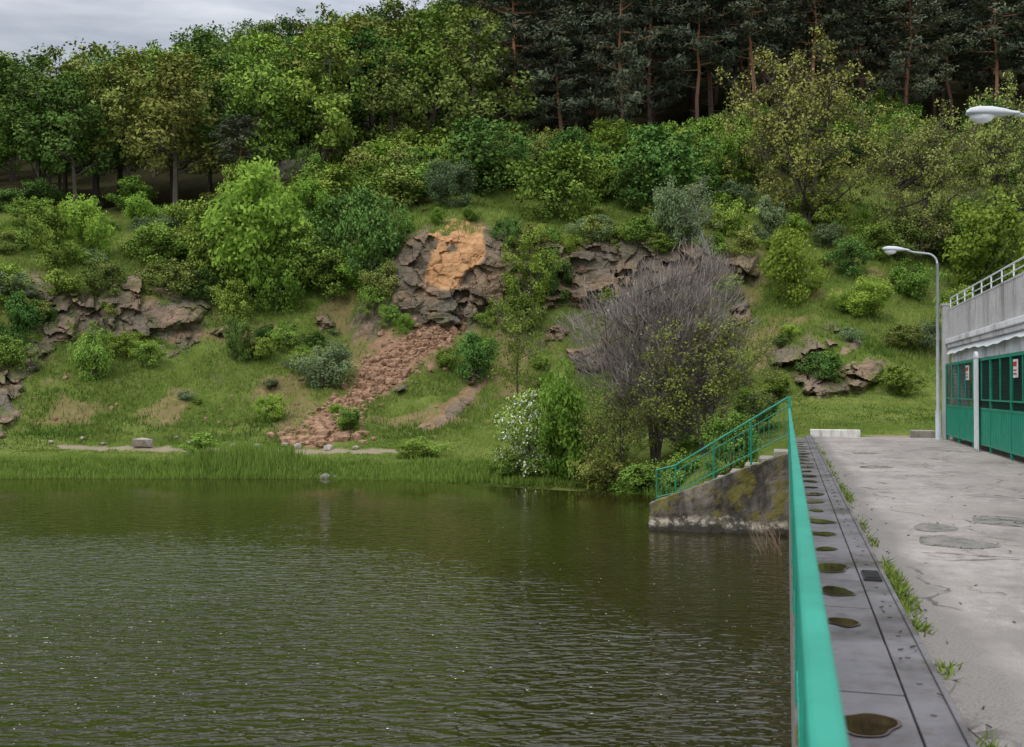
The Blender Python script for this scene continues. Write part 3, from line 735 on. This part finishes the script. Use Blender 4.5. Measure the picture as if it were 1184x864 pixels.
while ss<31:
    if i!=1:
        r0=.12+.035*math.sin(i*2.1);blob(V,Fc,.36,ss,r0*1.14,r0*1.42,.0345,i*1.3);blob(V2,F2,.36,ss,r0,r0*1.3,.0375,i*1.3)
    ss+=1.06;i+=1
me=bpy.data.meshes.new('rim');me.from_pydata(V,[],Fc);me.materials.append(M_rim);add('rim',me,pe_)
me=bpy.data.meshes.new('puddle');me.from_pydata(V2,[],F2);me.materials.append(M_pud);add('puddle',me,pe_)
V=[];Fc=[]
for (u,v,ra) in [(1102,627,.34),(1080,610,.26),(1012,540,.32),(1165,603,.4),(1000,524,.3)]:
    Y=1.6*F/(v-450);X=(u-592)/F*Y;a=X*math.cos(TH)-Y*math.sin(TH);s=X*math.sin(TH)+Y*math.cos(TH)
    blob(V,Fc,a,s,ra,ra*1.3,.004,u,40)
me=bpy.data.meshes.new('road_puddles');me.from_pydata(V,[],Fc)
m,nt,out=newmat('wet_asphalt');n=N(nt);b=n.noise(n.obj(),5,5,.7)
n.bsdf(out,n.mix(b.outputs[0],(.10,.09,.082),(.27,.24,.215)),n.ramp(b.outputs[0],[(.4,.12),(.6,.6)]));me.materials.append(m);add('road_puddles',me,rot=(0,0,-TH))
mb=MB();mb.box(.60,.74,8.6,9.0,.037,.055)
for k in range(6): mb.box(.61,.73,8.63+k*.06,8.66+k*.06,.0552,.066)
mb.obj('drain_grate',paint('cast_iron',(.03,.03,.03)),dam=True)
mb=MB()
for i in range(110):
    a=rng.uniform(.6,1.0) if i<50 else rng.uniform(.9,4);s=rng.uniform(4.3,16);l=rng.uniform(.01,.04);t=rng.uniform(0,3.1)
    mb.tube([(a,s,.045 if a<.8 else .008),(a+l*math.cos(t),s+l*math.sin(t),.05 if a<.8 else .012)],.003+rng.rand()*.003,5)
mb.obj('fallen_twigs',paint('twig_dark',(.05,.035,.025)),dam=True)
X=[];Y=[];Hh=[]
for s0,nb,sp in [(8.7,300,.28),(8.0,160,.25),(9.4,140,.3),(7.2,70,.12),(15.5,200,.5),(17,120,.6),(12.5,60,.5),(4.75,50,.1),(6.1,40,.1),(21,120,1.5),(11,50,.3),(26,120,2)]:
    s=rng.normal(s0,sp,nb);a=rng.normal(.86,.03,nb)
    for i in range(nb):
        x,y=D(a[i],s[i]);X.append(x);Y.append(y);Hh.append(rng.uniform(.02,.08))
X=np.array(X);Y=np.array(Y)
blades('weeds',X,Y,np.full(len(X),-.01),np.array(Hh),rng.uniform(.01,.028,len(X)),M_grass,rng.rand(len(X))*.8,lean=.8)
# ---------------------------------------------------------------- railing
M_green=paint('green_rail_paint',(.028,.29,.205),.4,.1,rust=False,scale=3)
M_green2=paint('green_fence_paint',(.012,.24,.15),.45,.12,rust=True)
re_=empty('dam_railing')
mb=MB();mb.box(.024,.080,-2,25.6,1.085,1.125);o=mb.obj('top_rail',M_green,re_,bevel=.012)
mb=MB();mb.box(.04,.068,-2,25.6,.14,.165);mb.box(.04,.068,-2,25.6,.93,.955);mb.obj('mid_rails',M_green,re_)
mb=MB();s=-2.
while s<25.6: mb.box(.046,.062,s,s+.016,.165,.93);s+=.13
mb.obj('balusters',M_green,re_)
mb=MB();s=-1.
while s<25.6: mb.box(.032,.076,s,s+.045,.0,1.085);s+=2.1
mb.box(.02,.09,25.6,25.67,-.1,1.42);mb.obj('posts',M_green,re_,bevel=.003)
# wing wall : irregular poured concrete
bm=bmesh.new()
def wtop(a): return -.02+(-1.34)*max(0,min(1,(.03-a)/3.4))**1.05
na,nz=70,50;gv=[]
for i in range(na+1):
    a=-3.45+3.478*i/na;row=[]
    for j in range(nz+1):
        t=j/nz;z=-3.2+(wtop(a)+3.2)*t
        n_=float(fbm(a*1.3+7,z*1.3,4))-.5
        n2=float(fbm(a*6,z*6,3))-.5
        low=max(0,min(1,(-1.75-z)/.3))
        row.append(bm.verts.new((a+ (n2*.1 if i==0 else 0),25.9-n_*.2-n2*.06-low*.14,z+(n2*.09 if j==nz else 0))))
    gv.append(row)
for i in range(na):
    for j in range(nz): bm.faces.new((gv[i][j],gv[i+1][j],gv[i+1][j+1],gv[i][j+1]))
bk=[[bm.verts.new((gv[i][j].co.x,26.5,gv[i][j].co.z)) for j in (0,nz)] for i in range(na+1)]
for i in range(na):
    bm.faces.new((gv[i][nz],gv[i+1][nz],bk[i+1][1],bk[i][1]));bm.faces.new((bk[i][0],bk[i][1],bk[i+1][1],bk[i+1][0]))
bm.faces.new([gv[0][k] for k in range(nz+1)]+[bk[0][1],bk[0][0]])
me=bpy.data.meshes.new('wing_wall');bm.to_mesh(me);bm.free();me.materials.append(M_wall);add('wing_wall',me,rot=(0,0,-TH))
mb=MB()
for i in range(9): mb.box(-3.3+i*.37,.02,26.55,27.9,-3.5+i*.01,-1.5+i*.185)
mb.obj('concrete_stairs',M_conc,dam=True)
st_=empty('stair_railing')
P0=(.05,26.52,1.40);P1=(-2.85,26.52,-.42);P2=(-3.35,26.52,-.55)
def lerp(a,b,t): return tuple(a[i]+(b[i]-a[i])*t for i in range(3))
def dn(p,d): return (p[0],p[1],p[2]-d)
mb=MB();mb.tube([P0,P1,P2,dn(P2,.9)],.028,8);mb.tube([dn(P0,.95),dn(P1,.72),dn(P2,.72)],.018,6);mb.tube([dn(P0,.22),dn(P1,.16)],.016,6);mb.obj('rails',M_green2,st_,smooth=False)
mb=MB()
for i in range(24):
    t=i/23;p=lerp(P0,P1,t);mb.tube([dn(p,.2-.04*t),dn(p,.95-.23*t)],.009,5)
for i in range(4): p=lerp(P1,P2,(i+1)/4);mb.tube([p,dn(p,.72)],.009,5)
for t in (0,.33,.66,1): p=lerp(P0,P1,t);mb.tube([p,dn(p,1.25-.2*t)],.025,6)
mb.obj('balusters',M_green2,st_)
mb=MB()
for i in range(30):
    a=rng.uniform(-.5,-.05);s=rng.uniform(22.5,24.5);p=[(a,s,-2.3)]
    for k in range(4): p.append((p[-1][0]+rng.uniform(-.16,.02),p[-1][1]+rng.uniform(-.08,.08),p[-1][2]+rng.uniform(.15,.3)))
    mb.tube(p,[.009,.008,.006,.005,.003],4)
mb.obj('dry_shoots',paint('dry_stem',(.28,.2,.13)),dam=True)
# ---------------------------------------------------------------- end blocks
M_white=concrete('flaking_whitewash',(.62,.6,.55),(.75,.73,.68),(.32,.26,.2),scale=3)
mb=MB();mb.box(.75,2.35,35.0,35.3,-.2,.24);mb.obj('barrier_block',M_white,dam=True,bevel=.02)
mb=MB();mb.box(4.0,4.75,35.6,36.1,-.2,.22);mb.obj('concrete_block',M_conc,dam=True,bevel=.03)
# ---------------------------------------------------------------- pavilion with green fence
M_plast=concrete('white_plaster',(.55,.55,.55),(.72,.72,.72),(.3,.29,.28),scale=1.2)
M_par=concrete('parapet_panel',(.36,.355,.35),(.50,.495,.49),(.24,.23,.21),scale=.9)
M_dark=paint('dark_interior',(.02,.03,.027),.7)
M_wm=paint('white_metal',(.68,.7,.7),.4,.06)
M_gpan=paint('green_sheet_panel',(.012,.245,.155),.45,.10,rust=True,scale=2.5)
M_mesh=paint('mesh_dark_green',(.01,.05,.035),.5)
bl=empty('lakeside_pavilion')
S0,S1=8.0,34.0
mb=MB();mb.box(5.6,10,S0,S1,0,3.0);mb.obj('inner_wall',M_dark,bl)  # shade of the recess behind the fence, put into a near-black wall colour
mb=MB();mb.box(5.02,5.55,S0,S1-.01,2.44,3.02);mb.box(5.0,5.5,S1-.35,S1,0,2.43);mb.obj('front_beam',M_plast,bl)
mb=MB();mb.box(4.84,10,S0,S1+.1,3.022,3.18);mb.box(4.9,5.02,S0,S1+.05,2.9,3.02);mb.obj('ledge',M_plast,bl,bevel=.02)
mb=MB();mb.box(4.95,5.07,S0,S1,3.182,4.08);s=S0
mb.box(4.92,5.1,S0,S1,4.082,4.13);mb.obj('parapet',M_par,bl)
mb=MB()
while s<S1: mb.box(4.91,4.948,s,s+.05,3.2,4.07);s+=.21
mb.obj('parapet_ribs',M_par,bl)
mb=MB()
mb.tube([(5.0,S0,4.48),(5.0,S1,4.48)],.02,6);mb.tube([(5.0,S0,4.3),(5.0,S1,4.3)],.014,6);s=S0
while s<=S1+.01: mb.tube([(5.0,s,4.13),(5.0,s,4.48)],.018,6);s+=1.3
mb.obj('roof_rail',M_wm,bl)
mb=MB();mb.tube([(5.2,24,4.1),(5.2,24,5.7)],.02,6);mb.tube([(5.2,24,5.65),(4.98,30,4.3)],.010,5);mb.tube([(5.2,24,5.3),(4.98,27,4.3)],.010,5);mb.tube([(5.0,24.6,5.6),(5.3,23.4,5.7)],.02,5)
mb.obj('antenna_mast',M_dark,bl)
V=[];Fc=[]
for i in range(261):
    s=S0+i*.1;w=.03*math.sin(s*5);V+=[(4.87+w*.4,s,2.72+w*.6+.03*math.sin(s*1.1)),(5.0,s,2.9)]
for i in range(260): Fc.append((2*i,2*i+1,2*i+3,2*i+2))
me=bpy.data.meshes.new('awning');me.from_pydata(V,[],Fc);me.materials.append(M_wm);add('awning',me,bl)
fn=empty('green_fence');fr=MB();pn=MB();ns=MB()
s=S1-.1
W=2.35
while s>S0:
    a=4.85
    fr.box(a-.03,a+.03,s-.06,s,.02,2.4)
    for z0,z1 in ((.16,.21),(1.06,1.12),(1.3,1.34),(2.33,2.4)): fr.box(a-.022,a+.022,s-W,s-.062,z0,z1)
    fr.box(a-.02,a+.02,s-W/2-.03,s-W/2+.01,1.342,2.328)
    pn.box(a-.012,a+.008,s-W+.003,s-.064,.213,1.057)
    k=0
    while k<W-.15: pn.box(a-.02,a-.0125,s-W+.05+k,s-W+.08+k,.23,1.04);k+=.19
    k=0
    while k<W-.1: ns.box(a-.004,a+.004,s-W+k,s-W+k+.008,1.12,2.33);k+=.1
    for q in range(9): ns.box(a+.005,a+.011,s-W,s-.07,1.4+q*.1,1.408+q*.1)
    s-=W
fr.obj('frames',M_green2,fn);pn.obj('sheet_panels',M_gpan,fn);ns.obj('mesh_bars',M_mesh,fn)
for sc_ in (28.05,19.5):
    gp=empty('white_gate_pillar')
    mb=MB()
    for k in range(4): mb.box(4.72,4.76,sc_+k*.1,sc_+k*.1+.045,.05,2.42)
    mb.box(4.765,4.78,sc_,sc_+.345,.0,2.4);mb.prism([(sc_+.17+.19*math.cos(t*math.pi/8),2.42+.16*math.sin(t*math.pi/8)) for t in range(9)],0,4.71,4.78)
    mb.obj('slats',M_wm,gp)
mb=MB();mb.box(4.78,4.98,S1+.12,S1+.38,0,4.25);mb.box(4.74,5.02,S1+.1,S1+.42,4.25,4.32);mb.obj('concrete_pillar',M_par,dam=True,bevel=.01)
M_red=paint('sign_red',(.5,.03,.03));M_sw=paint('sign_white',(.75,.75,.75))
for sc_ in (29.9,23.9):
    e=empty('notice_sign');mb=MB();mb.box(4.79,4.81,sc_-.3,sc_+.1,1.85,2.25);mb.obj('board',M_sw,e)
    mb=MB();mb.box(4.783,4.788,sc_-.27,sc_+.07,2.1,2.2);mb.box(4.783,4.788,sc_-.25,sc_+.05,1.92,1.95);mb.box(4.783,4.788,sc_-.25,sc_+.05,2.0,2.03);mb.obj('lettering',M_red,e)
# ---------------------------------------------------------------- lamps
M_pole=paint('galvanised_pole',(.42,.45,.47),.45,.08);M_head=paint('lamp_housing',(.5,.52,.53),.4,.05)
m,nt,out=newmat('lamp_lens');n=N(nt);n.bsdf(out,(.75,.76,.74),.15,spec=.5);M_lens=m
def lamp(s,a=4.62,h=5.95,arm=1.15,tilt=.06):
    e=empty('street_lamp');mb=MB()
    mb.tube([(a,s,0),(a,s,.9),(a,s,.95),(a,s,h-.35)],[.085,.085,.055,.042],12)
    pts=[(a,s,h-.36)]+[(a-.35+.35*math.cos(t*math.pi/12),s,h-.36+.34*math.sin(t*math.pi/12)) for t in range(1,7)]+[(a-arm*.6,s,h+.03),(a-arm+.25,s,h+.1)]
    mb.tube(pts,.03,10);mb.obj('pole',M_pole,e,smooth=True)
    secs=[(a-arm+.32,.04,.035),(a-arm+.20,.06,.05),(a-arm+.10,.10,.075),(a-arm-.10,.15,.115),(a-arm-.30,.17,.12),(a-arm-.42,.14,.09),(a-arm-.48,.05,.04)]
    V=[];Fc=[];ns_=16
    for i,(x,w,hh) in enumerate(secs):
        zc=h+.10+tilt*(i/6)
        for j in range(ns_):
            t=j*2*math.pi/ns_;z=math.sin(t);z=z*hh if z>0 else z*hh*.45
            V.append((x,s+w*math.cos(t),zc+z))
    for i in range(6):
        for j in range(ns_):
            p=i*ns_+j;q=i*ns_+(j+1)%ns_;Fc.append((p,q,q+ns_,p+ns_))
    Fc.append(tuple(range(ns_)));Fc.append(tuple(range(6*ns_,7*ns_))[::-1])
    me=bpy.data.meshes.new('head');me.from_pydata(V,[],Fc);me.materials.append(M_head);me.polygons.foreach_set('use_smooth',[True]*len(me.polygons));add('head',me,e)
    bm=bmesh.new();bmesh.ops.create_uvsphere(bm,u_segments=16,v_segments=8,radius=1)
    for v in bm.verts: v.co=Vector((a-arm-.24+v.co.x*.19,s+v.co.y*.13,h+.10+v.co.z*.12))
    me=bpy.data.meshes.new('lens');bm.to_mesh(me);bm.free();me.materials.append(M_lens);me.polygons.foreach_set('use_smooth',[True]*len(me.polygons));add('lens',me,e)
lamp(34.05);lamp(17.6,h=5.95,arm=1.3)
# ---------------------------------------------------------------- world, sun, camera
w=bpy.data.worlds.new('World');sc.world=w;w.use_nodes=True;nt=w.node_tree;nt.nodes.clear();n=N(nt)
out=nt.nodes.new('ShaderNodeOutputWorld');bg=nt.nodes.new('ShaderNodeBackground');bg.inputs[1].default_value=.14
sky=nt.nodes.new('ShaderNodeTexSky');sky.sky_type='NISHITA';sky.sun_disc=False
EL=math.radians(50);AZ=math.radians(218)
sky.sun_elevation=EL;sky.sun_rotation=AZ
g=nt.nodes.new('ShaderNodeTexCoord').outputs['Generated']
mp=n.new('ShaderNodeMapping');mp.inputs['Scale'].default_value=(1,1,3.2);n.link(g,mp.inputs[0])
c1=n.noise(mp.outputs[0],3.4,5,.58,.4)
cl=n.ramp(c1.outputs[0],[(.36,(2.9,3.15,3.65)),(.5,(4.2,4.45,4.9)),(.64,(5.9,6.05,6.3))])
sx=n.new('ShaderNodeSeparateXYZ');n.link(g,sx.inputs[0])
zen=n.rng(sx.outputs[2],.33,.66,1.0,3.1)   # overcast dome is brighter overhead
vm=n.new('ShaderNodeVectorMath',operation='SCALE');n.link(cl,vm.inputs[0]);n.link(zen,vm.inputs['Scale'])
cc=n.mix(.9,sky.outputs[0],vm.outputs[0])
n.link(cc,bg.inputs[0]);n.link(bg.outputs[0],out.inputs[0])
sd=bpy.data.lights.new('sun','SUN');sd.energy=1.4;sd.angle=math.radians(11);sd.color=(1,.96,.9)
so=bpy.data.objects.new('sun',sd);sc.collection.objects.link(so)
d=Vector((math.sin(AZ)*math.cos(EL),math.cos(AZ)*math.cos(EL),math.sin(EL)))
so.rotation_euler=(-d).to_track_quat('-Z','Y').to_euler()
cam=bpy.data.cameras.new('camera');co=bpy.data.objects.new('camera',cam);sc.collection.objects.link(co);sc.camera=co
cam.sensor_width=36;cam.lens=36*F/1184;cam.clip_end=2500;cam.clip_start=.05
co.location=(0,0,CZ);co.rotation_euler=(math.radians(90)+math.atan(18/F),0,0)
cam.dof.use_dof=True;cam.dof.focus_distance=40;cam.dof.aperture_fstop=4.5
sc.view_settings.view_transform='Standard';sc.view_settings.look='None';sc.view_settings.exposure=0
